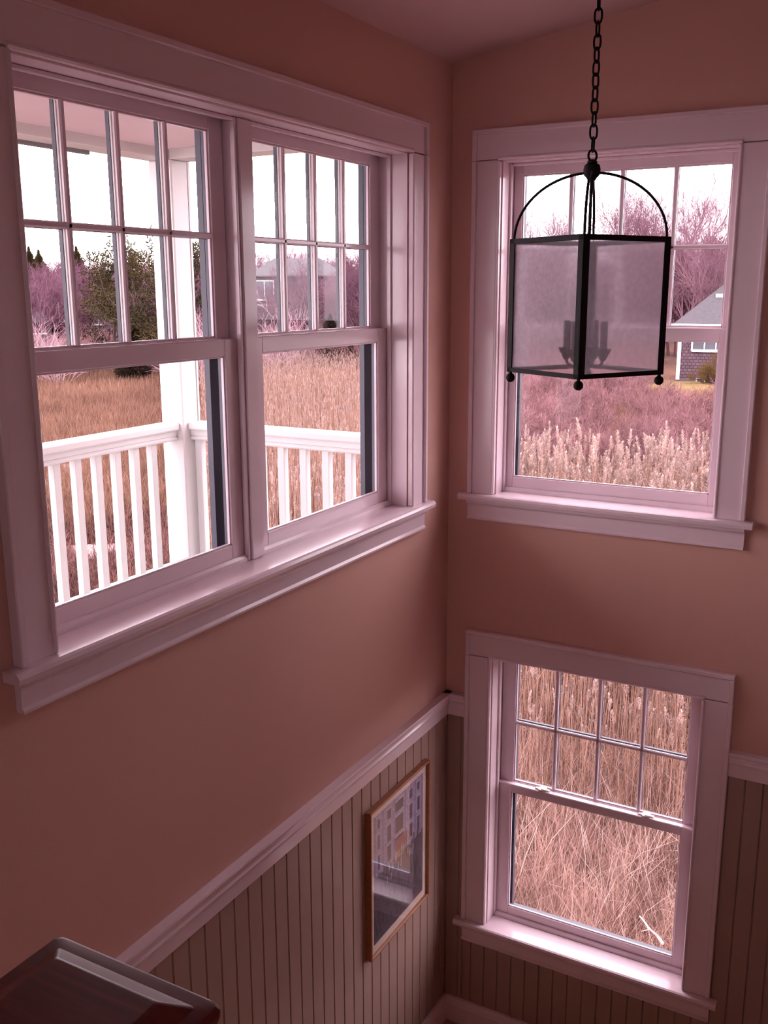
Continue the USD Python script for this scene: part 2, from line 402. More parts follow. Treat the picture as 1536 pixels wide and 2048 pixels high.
# ------------------------------------------------------------------ windows
def window(name, label, rot, loc, units, o0, o1, zs, zo, g, locks=False, plain=False, apron=True, muntins=True):
    """Built in a local frame: u along the wall, w outward, z up. units: list of (opening left, opening right, glass left, glass right); o0, o1: whole opening."""
    t = thing(name, label, 'window', loc, rot, None, 'structure')
    gt, gm, gm2, gb = g
    CW = 0.1175
    P = lambda n, m, mt, par=t: obj(n, m, mt, par)

    def casing(a, b, z0, z1, vertical, out):
        ms = []
        if vertical:
            ms += [bx((a + 0.004, -0.020, z0), (b - 0.004, 0.0, z1), 0.001)]
            e = a if out < 0 else b
            ms += [bx((e - (0 if out < 0 else 0.019), -0.032, z0), (e + (0.019 if out < 0 else 0), 0.0, z1), 0.003)]
            e = b if out < 0 else a
            ms += [bx((e - (0.014 if out < 0 else 0), -0.026, z0), (e + (0 if out < 0 else 0.014), 0.0, z1), 0.005)]
        else:
            ms += [bx((a + 0.002, -0.020, z0 + 0.004), (b - 0.002, 0.0, z1 - 0.004), 0.001), bx((a, -0.032, z1 - 0.019), (b, 0.0, z1), 0.003), bx((a, -0.032, z0), (a + 0.019, 0.0, z1 - 0.018), 0.003), bx((b - 0.019, -0.032, z0), (b, 0.0, z1 - 0.018), 0.003), bx((a + CW - 0.014, -0.026, z0), (b - CW + 0.014, 0.0, z0 + 0.014), 0.005)]
        return ms
    P('side_casing', casing(o0 - CW, o0, zs, zo - 0.0005, True, -1), TRIM)
    P('side_casing', casing(o1, o1 + CW, zs, zo - 0.0005, True, 1), TRIM)
    P('head_casing', casing(o0 - CW, o1 + CW, zo, zo + CW, False, 1), TRIM)
    # stool with a rounded nose, its horns past the casing; apron with a moulded foot
    sp = [(-0.052, zs - 0.026), (0.16, zs - 0.026), (0.16, zs + 0.0), (-0.045, zs), (-0.052, zs - 0.004), (-0.056, zs - 0.013)]
    hs = xf(sweep_profile([(x, z) for x, z in sp if x < 0] + [(-0.0, zs), (-0.0, zs - 0.026)][::-1][:0] or sp, 1.0))
    nose = [(-0.052, zs - 0.026), (-0.001, zs - 0.026), (-0.001, zs), (-0.045, zs), (-0.052, zs - 0.004), (-0.056, zs - 0.013)]

    def run(prof, a, b):     # profile (w, z) along u from a to b
        v, f = vf(sweep_profile(prof, b - a))
        return np.stack([v[:, 1] + a, v[:, 0], v[:, 2]], 1), f[:, ::-1]
    P('stool', [run(nose, o0 - CW - 0.031, o1 + CW + 0.031), bx((o0, -0.001, zs - 0.026), (o1, 0.115, zs), 0)], TRIM)
    if apron:
        ap = [(-0.036, zs - 0.026), (-0.034, zs - 0.040), (-0.022, zs - 0.050), (-0.020, zs - 0.056), (-0.018, zs - 0.098), (-0.024, zs - 0.106), (-0.024, zs - 0.112), (0, zs - 0.112), (0, zs - 0.026)]
        P('apron', run(ap, o0 - CW, o1 + CW), TRIM)
    # jamb lining and the stops that hold the sashes
    P('jamb', [bx((o0 - 0.012, 0.0005, zs), (o0 + 0.004, 0.17, zo), 0)], TRIM)
    P('jamb', [bx((o1 - 0.004, 0.0005, zs), (o1 + 0.012, 0.17, zo), 0)], TRIM)
    P('head_jamb', [bx((o0 + 0.004, 0.0005, zo - 0.004), (o1 - 0.004, 0.17, zo + 0.012), 0)], TRIM)
    if len(units) > 1:
        a, b = units[0][1], units[1][0]
        P('mullion', bx((a, 0.060, zs + 0.0005), (b, 0.165, zo - 0.005), 0.003), TRIM)
    for (a, b, ga, gb_) in units:
        st = []
        for w0, w1, s in ((0.066, 0.084, 0.010),):
            st += [bx((a + 0.003, w0, zs), (a + 0.003 + s, w1, zo - 0.005), 0.002), bx((b - 0.003 - s, w0, zs), (b - 0.003, w1, zo - 0.005), 0.002), bx((a + 0.004 + s, w0 + 0.0005, zo - 0.003 - s * 1.2), (b - 0.004 - s, w1, zo - 0.0045), 0.002)]
        P('stop_bead', st, TRIM)
        sill = [(0.070, zs), (0.150, zs), (0.150, zs + 0.012), (0.088, zs + 0.020), (0.078, zs + 0.020), (0.070, zs + 0.012)]
        P('sash_sill', run(sill, a, b), TRIM)
        P('outer_frame', [bx((a, 0.148, zs), (ga - 0.001, 0.168, zo), 0), bx((gb_ + 0.001, 0.148, zs), (b, 0.168, zo), 0), bx((ga, 0.150, gt + 0.012), (gb_, 0.168, zo), 0), bx((ga, 0.148, zs), (gb_, 0.168, gb - 0.03), 0)], EXTDARK)

        def sash(nm, w0, zb, z0, z1, zt):
            """frame from zb to zt, glass from z0 to z1; white inside, dark cladding outside"""
            wm, w1 = w0 + 0.015, w0 + 0.029
            ms = [bx((a + 0.006, w0, zb), (ga, wm, zt), 0.002), bx((gb_, w0, zb), (b - 0.006, wm, zt), 0.002), bx((ga, w0, zb), (gb_, wm, z0), 0.002), bx((ga, w0, z1), (gb_, wm, zt), 0.002)]
            for (q0, q1) in (((ga, z0), (ga + 0.005, z1)), ((gb_ - 0.005, z0), (gb_, z1)), ((ga, z0), (gb_, z0 + 0.005)), ((ga, z1 - 0.005), (gb_, z1))):
                ms.append(bx((q0[0], w0 + 0.005, q0[1]), (q1[0], wm, q1[1]), 0.001))
            if nm == 'lower_sash':
                ms.append(bx((a + 0.0065, w0 + 0.001, zt - 0.0215), (b - 0.0065, w1 + 0.0008, zt + 0.001), 0.002))
            s = obj(nm, ms, TRIM, t)
            ztc = zt - 0.022 if nm == 'lower_sash' else zt
            obj('cladding', [bx((a + 0.006, wm, zb), (ga, w1, ztc), 0), bx((gb_, wm, zb), (b - 0.006, w1, ztc), 0), bx((ga, wm, zb), (gb_, w1, z0), 0), bx((ga, wm, z1), (gb_, w1, ztc), 0)], EXTDARK, s)
            return s, wm, w1
        s, wm, w1 = sash('upper_sash', 0.1165, gm - 0.055, gm, gt, zo - 0.004)
        if plain:
            obj('pane', bx((ga, wm - 0.002, gm), (gb_, wm + 0.002, gt)), GLASS, s)
        else:
            xs = np.linspace(ga, gb_, 5)
            zz = np.linspace(gm, gt, 3)
            for i in range(4):
                for j in range(2):
                    obj('pane', bx((xs[i], wm - 0.002, zz[j]), (xs[i + 1], wm + 0.002, zz[j + 1])), GLASS, s)
            h = 0.0085
            bars = [((xs[i] - h, gm), (xs[i] + h, gt)) for i in (1, 2, 3)] + [((ga, zz[1] - h), (gb_, zz[1] + h))]
            for q0, q1 in bars:
                obj('muntin', [bx((q0[0], wm - 0.016, q0[1]), (q1[0], wm - 0.0025, q1[1]), 0.004)], TRIM, s)
                vert = q1[1] - q0[1] > q1[0] - q0[0]
                c = 0.004
                if vert:
                    obj('spacer', bx((q0[0] + c, wm + 0.0025, q0[1]), (q1[0] - c, wm + 0.008, q1[1])), SPACER, s)
                obj('outer_muntin', bx((q0[0] + 0.002, wm + 0.008, q0[1]), (q1[0] - 0.002, wm + 0.020, q1[1])), EXTDARK, s)
        s, wm, w1 = sash('lower_sash', 0.086, zs + 0.014, gb, gm2, gm - 0.004)
        obj('pane', bx((ga, wm - 0.002, gb), (gb_, wm + 0.002, gm2)), GLASS, s)
        if locks:
            for u in (ga + 0.19 * (gb_ - ga), ga + 0.80 * (gb_ - ga)):
                lk = [trimesh.creation.cylinder(0.020, 0.009, sections=20, transform=trimesh.transformations.translation_matrix((u, 0.104, gm + 0.0005))), bx((u - 0.034, 0.097, gm - 0.004), (u + 0.034, 0.113, gm + 0.003), 0.002),
                      bx((u - 0.004, 0.086, gm + 0.002), (u + 0.034, 0.096, gm + 0.009), 0.003)]
                lk = [xf(x) for x in lk]
                obj('sash_lock', lk, LOCKM, s)
    return t


GU = (2.050, 1.464, 1.410, 0.827)
MUL = 0.030
# left wall: local u runs along +y, w outward to -x  -> rotate +90 degrees
window('window_1', 'wide white double window in the stair wall looking onto the porch', math.pi / 2, (0, 0, 0),
       [(LO['u0'], -1.2957 - MUL, -2.125, -1.394), (-1.2957 + MUL, LO['u1'], -1.204, -0.462)], LO['u0'], LO['u1'], WZ0, WZ1, GU)
window('window_2', 'white single window in the gable wall behind the lantern', 0.0, (0, 0, 0), [(B2['u0'], B2['u1'], 0.2567, 1.0622)], B2['u0'], B2['u1'], WZ0, WZ1, (2.048, 1.462, 1.411, 0.829))
window('window_3', 'lower white window of the gable wall with two sash locks looking into the reeds', 0.0, (0, 0, 0), [(B3['u0'], B3['u1'], 0.2889, 1.0494)], B3['u0'], B3['u1'], W3Z0, W3Z1, (-0.014, -0.587, -0.628, -1.214), locks=True)
n = 4
for a, b in FRONT_WINS:
    window(f'window_{n}', 'tall window in the wall behind the viewer', math.pi, (0, RY0, 0), [(-b, -a, -b + 0.06, -a - 0.06)], -b, -a, FW_Z0, FW_Z1, (FW_Z1 - 0.06, 1.35, 1.30, FW_Z0 + 0.07), plain=True)
    n += 1
for a, b in RIGHT_WINS:
    window(f'window_{n}', 'tall window in the wall opposite the double window', -math.pi / 2, (RX, 0, 0), [(-b, -a, -b + 0.06, -a - 0.06)], -b, -a, FW_Z0, FW_Z1, (FW_Z1 - 0.06, 1.35, 1.30, FW_Z0 + 0.07), plain=True)
    n += 1

# ------------------------------------------------------------------ hanging lantern
LC = np.array([0.9321, -1.1294, 0.0])
LZ0, LZ1, LR, LPH = 1.3785, 1.7345, 0.2107, 3.3883
lan = thing('pendant_lantern', 'square black iron lantern with seeded glass hanging on a chain before the gable window', 'lantern', (LC[0], LC[1], 0), LPH + math.pi / 4)
hs = LR / math.sqrt(2)      # half side; local corners at (+-hs, +-hs)
A, T3 = 0.021, 0.0035
for sx, sy in ((-1, -1), (1, -1), (1, 1), (-1, 1)):
    x, y = sx * hs, sy * hs
    obj('corner_post', [bx((x, y, LZ0), (x - sx * A, y - sy * T3, LZ1), 0.0008), bx((x, y, LZ0), (x - sx * T3, y - sy * A, LZ1), 0.0008)], IRON, lan)
    obj('ball_foot', [xf(trimesh.creation.icosphere(3, 0.0125), 0, (x - sx * 0.008, y - sy * 0.008, LZ0 - 0.016)), xf(trimesh.creation.cylinder(0.0045, 0.012, sections=12), 0, (x - sx * 0.008, y - sy * 0.008, LZ0 - 0.004))], IRON, lan, smooth=40)
for k in range(4):
    r = k * math.pi / 2
    for nm, z0, z1 in (('top_rail', LZ1 - 0.014, LZ1), ('bottom_rail', LZ0, LZ0 + 0.012)):
        obj(nm, [xf(bx((-hs + 0.001, -hs, z0), (hs - 0.001, -hs + 0.004, z1), 0.0008), r), xf(bx((-hs + 0.004, -hs + 0.001, z1 - 0.004 if nm == 'top_rail' else z0), (hs - 0.004, -hs + 0.013, z1 if nm == 'top_rail' else z0 + 0.004), 0.0005), r)], IRON, lan)
    obj('glass_pane', xf(bx((-hs + 0.005, -hs + 0.0055, LZ0 + 0.005), (hs - 0.005, -hs + 0.0085, LZ1 - 0.005)), r), SEEDED, lan)
HUBZ = 1.905
for k in range(2):
    th = np.linspace(0, math.pi, 41)
    dx = (LR - 0.012) * np.cos(th)
    d = np.array([math.cos(math.pi / 4 + k * math.pi / 2), math.sin(math.pi / 4 + k * math.pi / 2)])
    pts = np.stack([d[0] * dx, d[1] * dx, LZ1 - 0.004 + (HUBZ - LZ1 - 0.002) * np.sin(th)], 1)
    obj('arched_rod', tube(pts, 0.0034, 8), IRON, lan, smooth=50)
obj('hub', [xf(lathe([(0, -0.026), (0.009, -0.026), (0.013, -0.020), (0.020, -0.012), (0.0225, 0.0), (0.020, 0.012), (0.012, 0.018), (0.013, 0.022), (0.006, 0.027), (0, 0.028)]), 0, (0, 0, HUBZ))], IRON, lan, smooth=40)
th = np.linspace(0, 2 * math.pi, 25)[:-1]
obj('hub_ring', xf(tube(np.stack([0.014 * np.cos(th), 0 * th, 0.014 * np.sin(th)], 1), 0.003, 8, True), 0, (0, 0, HUBZ + 0.036)), IRON, lan, smooth=60)
obj('centre_rod', tube([(0, 0, HUBZ - 0.02), (0, 0, 1.44)], 0.004, 8), IRON, lan)
cl = obj('candle_cluster', [xf(lathe([(0, 1.385), (0.006, 1.388), (0.010, 1.398), (0.005, 1.408), (0.014, 1.418), (0.014, 1.432), (0.005, 1.442), (0, 1.445)]))], IRON, lan, smooth=40)
for k in range(4):
    a = k * math.pi / 2 + 0.35
    d = np.array([math.cos(a), math.sin(a)])
    th = np.linspace(0, math.pi, 13)
    rr = 0.012 + 0.043 * (1 - np.cos(th)) / 2
    arm = np.stack([d[0] * rr, d[1] * rr, 1.418 - 0.022 * np.sin(th)], 1)
    obj('candle_arm', tube(arm, 0.0038, 7), IRON, cl, smooth=50)
    loc = (d[0] * 0.055, d[1] * 0.055, 0)
    obj('candle_cup', xf(lathe([(0, 1.412), (0.008, 1.414), (0.011, 1.424), (0.020, 1.438), (0.022, 1.446), (0.018, 1.446), (0.0, 1.440)]), 0, loc), IRON, cl, smooth=40)
    obj('candle_sleeve', xf(lathe([(0, 1.441), (0.0105, 1.441), (0.0105, 1.515), (0.0085, 1.519), (0, 1.519)], 16), 0, loc), SLEEVE, cl, smooth=40)
    obj('bulb', xf(lathe([(0, 1.520), (0.007, 1.520), (0.015, 1.545), (0.0165, 1.562), (0.012, 1.590), (0.005, 1.612), (0.0, 1.622)], 16), 0, loc), BULB, cl, smooth=True)
cz = CZ + CS * LC[0]
z = HUBZ + 0.036 + 0.014
k = 0
while z < cz - 0.06:
    th = np.linspace(0, 2 * math.pi, 21)[:-1]
    x = 0.0095 * np.sign(np.cos(th)) * np.abs(np.cos(th)) ** 0.8
    zz_ = 0.0180 * np.sign(np.sin(th)) * np.abs(np.sin(th)) ** 0.8
    a = 1.1 + k * (math.pi / 2 + 0.10)
    obj('chain_link', xf(tube(np.stack([x, 0 * x, zz_], 1), 0.0027, 7, True), a, (0, 0, z + 0.0135)), IRON, lan, smooth=60)
    z += 0.0308
    k += 1
obj('canopy', xf(lathe([(0, -0.06), (0.006, -0.058), (0.008, -0.030), (0.055, -0.018), (0.062, 0.0), (0.06, 0.02), (0, 0.02)]), 0, (0, 0, cz)), IRON, lan, smooth=40)

# ------------------------------------------------------------------ framed picture on the wainscot
PY0, PY1, PZ0, PZ1 = -0.760, -0.238, -1.043, -0.384
pic = thing('framed_picture', 'framed street scene in a thin honey wood frame on the wainscot', 'picture', (BT, 0, 0))
D, FWD = 0.028, 0.010
for nm, lo, hi in (('frame_side', (0, PY0, PZ0), (D, PY0 + FWD, PZ1)), ('frame_side', (0, PY1 - FWD, PZ0), (D, PY1, PZ1)), ('frame_top', (0, PY0 + FWD, PZ1 - FWD), (D, PY1 - FWD, PZ1)), ('frame_bottom', (0, PY0 + FWD, PZ0), (D, PY1 - FWD, PZ0 + FWD))):
    obj(nm, bx(lo, hi, 0.0015), FRAMEM, pic)
MATM = paint('mat_board', (0.74, 0.60, 0.52), 0.8, 0.02, 30)
obj('mat_board', bx((0.010, PY0 + FWD, PZ0 + FWD), (0.014, PY1 - FWD, PZ1 - FWD)), MATM, pic)
rng = np.random.default_rng(5)
quads, cols = [], []


def ink(u0, u1, v0, v1, c, layer):
    y0, y1 = PY0 + 0.043 + u0 * (PY1 - PY0 - 0.086), PY0 + 0.043 + u1 * (PY1 - PY0 - 0.086)
    z0, z1 = PZ0 + 0.045 + v0 * (PZ1 - PZ0 - 0.09), PZ0 + 0.045 + v1 * (PZ1 - PZ0 - 0.09)
    x = 0.0142 + 0.0001 * layer
    quads.append([(x, y0, z0), (x, y1, z0), (x, y1, z1), (x, y0, z1)])
    cols.extend([c] * 4)


ink(0, 1, 0, 1, (0.10, 0.075, 0.10), 0)
ink(0, 1, 0.52, 1, (0.36, 0.31, 0.44), 1)                      # pale facade
for u, w in ((0.10, 0.04), (0.30, 0.07), (0.50, 0.16), (0.74, 0.06), (0.90, 0.05)):   # dark openings, column by column
    for v0, v1 in ((0.56, 0.68), (0.72, 0.84), (0.89, 0.96)):
        ink(u - w / 2, u + w / 2, v0 + rng.uniform(-.01, .01), v1, (0.08, 0.05, 0.08), 2)
        ink(u - w / 2 - 0.012, u + w / 2 + 0.012, v1, v1 + 0.012, (0.5, 0.45, 0.56), 2)
for u in (0.03, 0.18, 0.40, 0.62, 0.83, 0.97):
    ink(u - 0.012, u + 0.012, 0.53, 1.0, (0.25, 0.20, 0.33), 2)
ink(0.42, 0.66, 0.56, 0.66, (0.32, 0.10, 0.09), 3)             # red awning
ink(0.46, 0.60, 0.50, 0.56, (0.42, 0.25, 0.14), 3)
for k in range(160):                                           # the dark street and its people
    u, v = rng.uniform(0, 0.97), rng.uniform(0.02, 0.52)
    h = rng.uniform(0.03, 0.09)
    d = rng.uniform(0.02, 0.16) * (0.4 + 1.2 * v)
    ink(u, u + rng.uniform(0.01, 0.035), v, v + h, (d * 1.1, d * 0.9, d * 1.2), 3 + k % 3)
for k in range(26):
    u, v = rng.uniform(0.25, 0.95), rng.uniform(0.38, 0.55)
    ink(u, u + 0.015, v, v + 0.05, (0.45, 0.40, 0.45), 6)
v = np.array(quads).reshape(-1, 3)
f = np.arange(len(v)).reshape(-1, 4)
o = obj('print', (v, f), PRINT, pic)
UsdGeom.PrimvarsAPI(o).CreatePrimvar('ink', Sdf.ValueTypeNames.Color3fArray, 'vertex').Set(Vt.Vec3fArray.FromNumpy(np.array(cols, np.float32)))
obj('picture_glass', bx((0.019, PY0 + FWD - 0.001, PZ0 + FWD - 0.001), (0.021, PY1 - FWD + 0.001, PZ1 - FWD + 0.001)), PICGLASS, pic)

# ------------------------------------------------------------------ newel post with its broad moulded cap
CX0, CX1, CY1, CTZ = 1.028, 1.243, -3.130, 0.950
cw = CX1 - CX0
CY0 = CY1 - cw
nw = thing('newel_post', 'dark mahogany newel post with a broad moulded square cap at the stair head', 'newel post', ((CX0 + CX1) / 2, (CY0 + CY1) / 2, 0))


def rsq(h, r, z, n=6):
    pts = []
    for sx, sy, a0 in ((1, 1, 0), (-1, 1, 90), (-1, -1, 180), (1, -1, 270)):
        for k in range(n + 1):
            a = math.radians(a0 + 90 * k / n)
            pts.append((sx * (h - r) + r * math.cos(a), sy * (h - r) + r * math.sin(a), z))
    return np.array(pts)


def loft(rings):
    n = len(rings[0])
    v = np.vstack(rings)
    q = []
    for i in range(len(rings) - 1):
        k = np.arange(n)
        q.append(np.stack([i * n + k, i * n + (k + 1) % n, (i + 1) * n + (k + 1) % n, (i + 1) * n + k], 1))
    q = np.vstack(q)
    f = np.vstack([q[:, [0, 1, 2]], q[:, [0, 2, 3]]])
    v = np.vstack([v, rings[0].mean(0), rings[-1].mean(0)])
    k = np.arange(n)
    m = len(rings) * n
    f = np.vstack([f, np.stack([np.full(n, m), (k + 1) % n, k], 1), np.stack([np.full(n, m + 1), m - n + k, m - n + (k + 1) % n], 1)])
    return v, f


H = cw / 2
capr = [(H - 0.030, -0.030), (H - 0.012, -0.028), (H - 0.002, -0.020), (H, -0.012), (H, -0.005), (H - 0.003, -0.001), (H - 0.006, 0.0), (H - 0.019, 0.0005), (H - 0.021, 0.002), (H - 0.030, 0.0065), (H - 0.040, 0.0125), (H - 0.043, 0.0135), (H - 0.045, 0.0136)]
obj('cap', loft([rsq(h, 0.010 if h > H - 0.013 else 0.004, CTZ + z) for h, z in capr]), MAHOG, nw, smooth=25)
obj('collar', loft([rsq(h, 0.004, z) for h, z in ((0.062, CTZ - 0.075), (0.066, CTZ - 0.070), (0.066, CTZ - 0.060), (0.076, CTZ - 0.040), (0.080, CTZ - 0.030))]), MAHOG, nw, smooth=25)
obj('shaft', bx((-0.058, -0.058, 0.14), (0.058, 0.058, CTZ - 0.072), 0.006), MAHOG, nw)
obj('base', [bx((-0.072, -0.072, 0.0), (0.072, 0.072, 0.125), 0.004), bx((-0.066, -0.066, 0.125), (0.066, 0.066, 0.142), 0.005)], MAHOG, nw)

# ------------------------------------------------------------------ porch outside the double window
PX, PY = -1.625, 0.175       # centre lines of the two railings
o = struct('porch_floor', bx((PX - 0.12, -4.3, -0.14), (-TH - 0.005, PY + 0.11, 0.06)), WHITE, 'white porch floor outside the double window')
struct('porch_ceiling', bx((PX - 0.20, -4.3, 2.268), (-TH - 0.003, PY + 0.25, 2.33)), SOFFIT, 'pale porch ceiling seen through the tops of the double window')
bm = thing('porch_beam', 'white beam on the porch post under the edge of the porch ceiling', 'beam')
obj('long_beam', bx((PX - 0.075, -4.3, 2.222), (PX + 0.065, PY + 0.075, 2.272), 0.003), WHITE, bm)
obj('return_beam', bx((PX + 0.065, PY - 0.065, 2.222), (-TH - 0.002, PY + 0.075, 2.270), 0.003), WHITE, bm)
obj('dark_strip', bx((PX - 0.074, -4.3, 2.206), (PX - 0.050, -0.29, 2.2225), 0.002), STRIPM, bm)
tag(bm.GetChild('dark_strip'), 'dark strip under the beam')
pp = thing('porch_post', 'square white porch post where the two railings meet', 'post', (PX + 0.005, PY + 0.005, 0))
obj('shaft', bx((-0.072, -0.072, 0.06), (0.072, 0.048, 2.222), 0.006), WHITE, pp)
obj('corner_board', [bx((0.068, 0.046, 0.06), (0.076, 0.060, 2.222), 0.001), bx((-0.078, -0.060, 0.06), (-0.070, -0.050, 2.222), 0.001)], WHITE, pp)


def railing(name, label, fixed, a, b, along, balus, skip):
    t = thing(name, label, 'railing')

    def put(c0, c1, w0, w1, z0, z1, bv):
        return bx((fixed + w0, c0, z0), (fixed + w1, c1, z1), bv) if along == 'y' else bx((c0, fixed + w0, z0), (c1, fixed + w1, z1), bv)
    obj('top_rail', [put(a, b, -0.055, 0.055, 0.905, 0.942, 0.007), put(a, b, -0.034, 0.034, 0.872, 0.907, 0.004), put(a, b, -0.042, 0.042, 0.852, 0.874, 0.008)], WHITE, t)
    obj('bottom_rail', put(a, b, -0.034, 0.034, 0.150, 0.200, 0.006), WHITE, t)
    for c in balus:
        obj('baluster', put(c - 0.0195, c + 0.0195, -0.0195, 0.0195, 0.198, 0.855, 0.002), WHITE, t)
    return t


railing('porch_railing', 'white railing along the outer edge of the porch left of the post', PX, -4.3, PY - 0.066, 'y', [-0.052 - 0.127 * k for k in range(33)], None)
railing('porch_railing', 'white railing between the porch post and the house right of the post', PY + 0.02, PX + 0.076, -TH - 0.003, 'x', [-1.515 + 0.1295 * k for k in range(11)], None)

# ------------------------------------------------------------------ landscape
rng = np.random.default_rng(11)
gx, gy = np.meshgrid(np.concatenate([np.linspace(-130, -32, 34), np.linspace(-30, 8, 77), np.linspace(12, 70, 20)]), np.concatenate([np.linspace(-30, 1, 16), np.linspace(1.5, 32, 62), np.linspace(35, 150, 40)]), indexing='ij')


def gh(x, y):
    p = np.stack([np.asarray(x, float), np.asarray(y, float), 0 * np.asarray(x, float)], -1)
    return GZ + 0.22 * (meshkit.fbm(p * 0.35, 3, 3) - 0.5) + 0.10 * (meshkit.fbm(p * 1.3, 2, 4) - 0.5)


gzv = gh(gx, gy)
nx, ny = gx.shape
i, j = np.meshgrid(np.arange(nx - 1), np.arange(ny - 1), indexing='ij')
q = np.stack([i * ny + j, (i + 1) * ny + j, (i + 1) * ny + j + 1, i * ny + j + 1], -1).reshape(-1, 4)
struct('ground', (np.stack([gx, gy, gzv], -1).reshape(-1, 3), q), GROUND, 'brown marsh ground around the house')


def blob(cx, cy, rx, ry, seed, h=0.05, n=36):
    th = np.linspace(0, 2 * math.pi, n, endpoint=False)
    rr = 0.65 + 0.7 * meshkit.noise(np.stack([np.cos(th) * 2, np.sin(th) * 2, 0 * th], 1) + 7, seed)
    rings = []
    for s, dz in ((1.0, -0.25), (0.85, h * 0.5), (0.5, h), (0.2, h)):
        x, y = cx + rx * rr * s * np.cos(th), cy + ry * rr * s * np.sin(th)
        rings.append(np.stack([x, y, gh(x, y) + dz + 0.02], 1))
    return loft(rings)


for k, (px, py, rx, ry, where) in enumerate(((195, 1110, 0.75, 0.95, 'widest pale sandy patch low behind the middle balusters'), (97, 975, 0.8, 1.6, 'pale sandy patch behind the second baluster from the left'), (120, 940, 1.0, 1.4, 'pale sandy patch farther off, just below the top rail at the left'), (205, 1190, 0.4, 0.4, 'smallest sandy patch just above the bottom rail'))):
    d = ray(px, py)
    c = CAM + d * (GZ - CAM[2]) / d[2]
    struct('sand_patch', blob(c[0], c[1], rx, ry, k, 0.10), SAND, where)


def ground_at(px, py):
    d = ray(px, py)
    return CAM + d * (GZ - CAM[2]) / d[2]


pts = np.array([ground_at(*q) for q in ((480, 742), (508, 725), (530, 712), (565, 701), (600, 693))])
pts[:, 2] = GZ + 0.45
pts2 = np.array([ground_at(*q) for q in ((668, 705), (725, 707))])
pts2[:, 2] = GZ + 0.45
o = struct('path', [tube(pts, 0.30, 6), tube(pts2, 0.35, 6)], SAND, 'pale bank beyond the field seen through the right double window sash')

hx = np.linspace(-190, 90, 90)
hill = []
for sgn, dy, base in ((0, 0, -5), (0, 6, 1)):
    pass
ridge = []
for k, az in enumerate(np.linspace(-75, 25, 120)):
    p = polar(az, 125)
    top = 3.0 + 2.2 * meshkit.noise(np.array([az * 0.35, 0, 0]), 2) + 1.2 * meshkit.noise(np.array([az * 1.7, 3, 0]), 3)
    d = polar(az, 150) - p
    ridge.append(np.array([p + [0, 0, -2], p + [0, 0, top - GZ - 3.2], p + d * 0.4 + [0, 0, top - GZ - 1.5], p + d * 0.8 + [0, 0, top - GZ - 2.2], p + d + [0, 0, -2]]))
v = np.vstack(ridge)
i, j = np.meshgrid(np.arange(119), np.arange(4), indexing='ij')
q = np.stack([i * 5 + j, (i + 1) * 5 + j, (i + 1) * 5 + j + 1, i * 5 + j + 1], -1).reshape(-1, 4)
HILLM = paint('wooded_hill', (0.105, 0.070, 0.085), 1.0, 0.35, 0.6, 0, 1, 0.0)
struct('hill', (v, q), HILLM, 'low wooded rise behind the bare trees')


# ---- bare trees
def grow(seed, height, stems=1, spread=0.6, levels=4, base_r=0.12, kids=(7, 6, 5, 4), lift=0.12, droop=0.0, lean=0.05, wig=0.12):
    r = np.random.default_rng(seed)
    out = []

    def branch(p, d, L, rad, lev):
        n = 5 if lev == 0 else 4 if lev < 3 else 2
        pts, dirs = [p], [d]
        for k in range(n):
            d = d + r.normal(0, wig, 3) + np.array([0, 0, lift - droop * lev])
            d /= np.linalg.norm(d)
            p = p + d * L / n
            pts.append(p), dirs.append(d)
        for k in range(n):
            out.append((pts[k], pts[k + 1], rad * (1 - 0.75 * k / n), rad * (1 - 0.75 * (k + 1) / n), lev))
        if lev >= levels:
            return
        for c in range(kids[lev]):
            f = r.uniform(0.28 if lev == 0 else 0.15, 1.0)
            k = min(int(f * n), n - 1)
            q = pts[k] + (pts[k + 1] - pts[k]) * (f * n - k)
            dd = dirs[k]
            s = np.cross(dd, r.normal(0, 1, 3))
            s /= np.linalg.norm(s)
            a = r.uniform(0.5, 1.0) * spread * 1.3
            nd = dd * math.cos(a) + s * math.sin(a)
            branch(q, nd, L * r.uniform(0.42, 0.66) * (1.15 - 0.4 * f), rad * (1 - 0.7 * f) * 0.6 + 0.003, lev + 1)
    for s in range(stems):
        a = r.uniform(0, 2 * math.pi)
        tl = lean if stems == 1 else r.uniform(0.1, 0.75)
        d0 = np.array([math.cos(a) * tl, math.sin(a) * tl, 1.0])
        branch(np.array([r.normal(0, 0.02 if stems == 1 else 0.12), r.normal(0, 0.02 if stems == 1 else 0.12), -0.15]), d0 / np.linalg.norm(d0), height * (0.72 if stems == 1 else r.uniform(0.55, 0.9)), base_r * (1 if stems == 1 else r.uniform(0.5, 1)), 0)
    top = max(x[1][2] for x in out)
    k = height / top
    return [(x[0] * k, x[1] * k, x[2], x[3], x[4]) for x in out]


def plant_parts(root, sg, names, mats, cuts, thick=1.0):
    for nm, mt, (a, b) in zip(names, mats, cuts):
        s = [x for x in sg if a <= x[4] <= b]
        if s:
            obj(nm, segs([x[0] for x in s], [x[1] for x in s], [max(x[2], 0.004) * thick for x in s], [max(x[3], 0.003) * thick for x in s], 5 if a == 0 and b < 2 else 3), mt, root)


PROT = {}


CLEAR = [(-35.4, 1.3, 97), (-44.6, 0.8, 97)]      # bearing, half width and distance: the houses are in view here


def taken(az, dist):
    return any(abs(az - a) < w and dist < d1 + 2 for a, w, d1 in CLEAR)


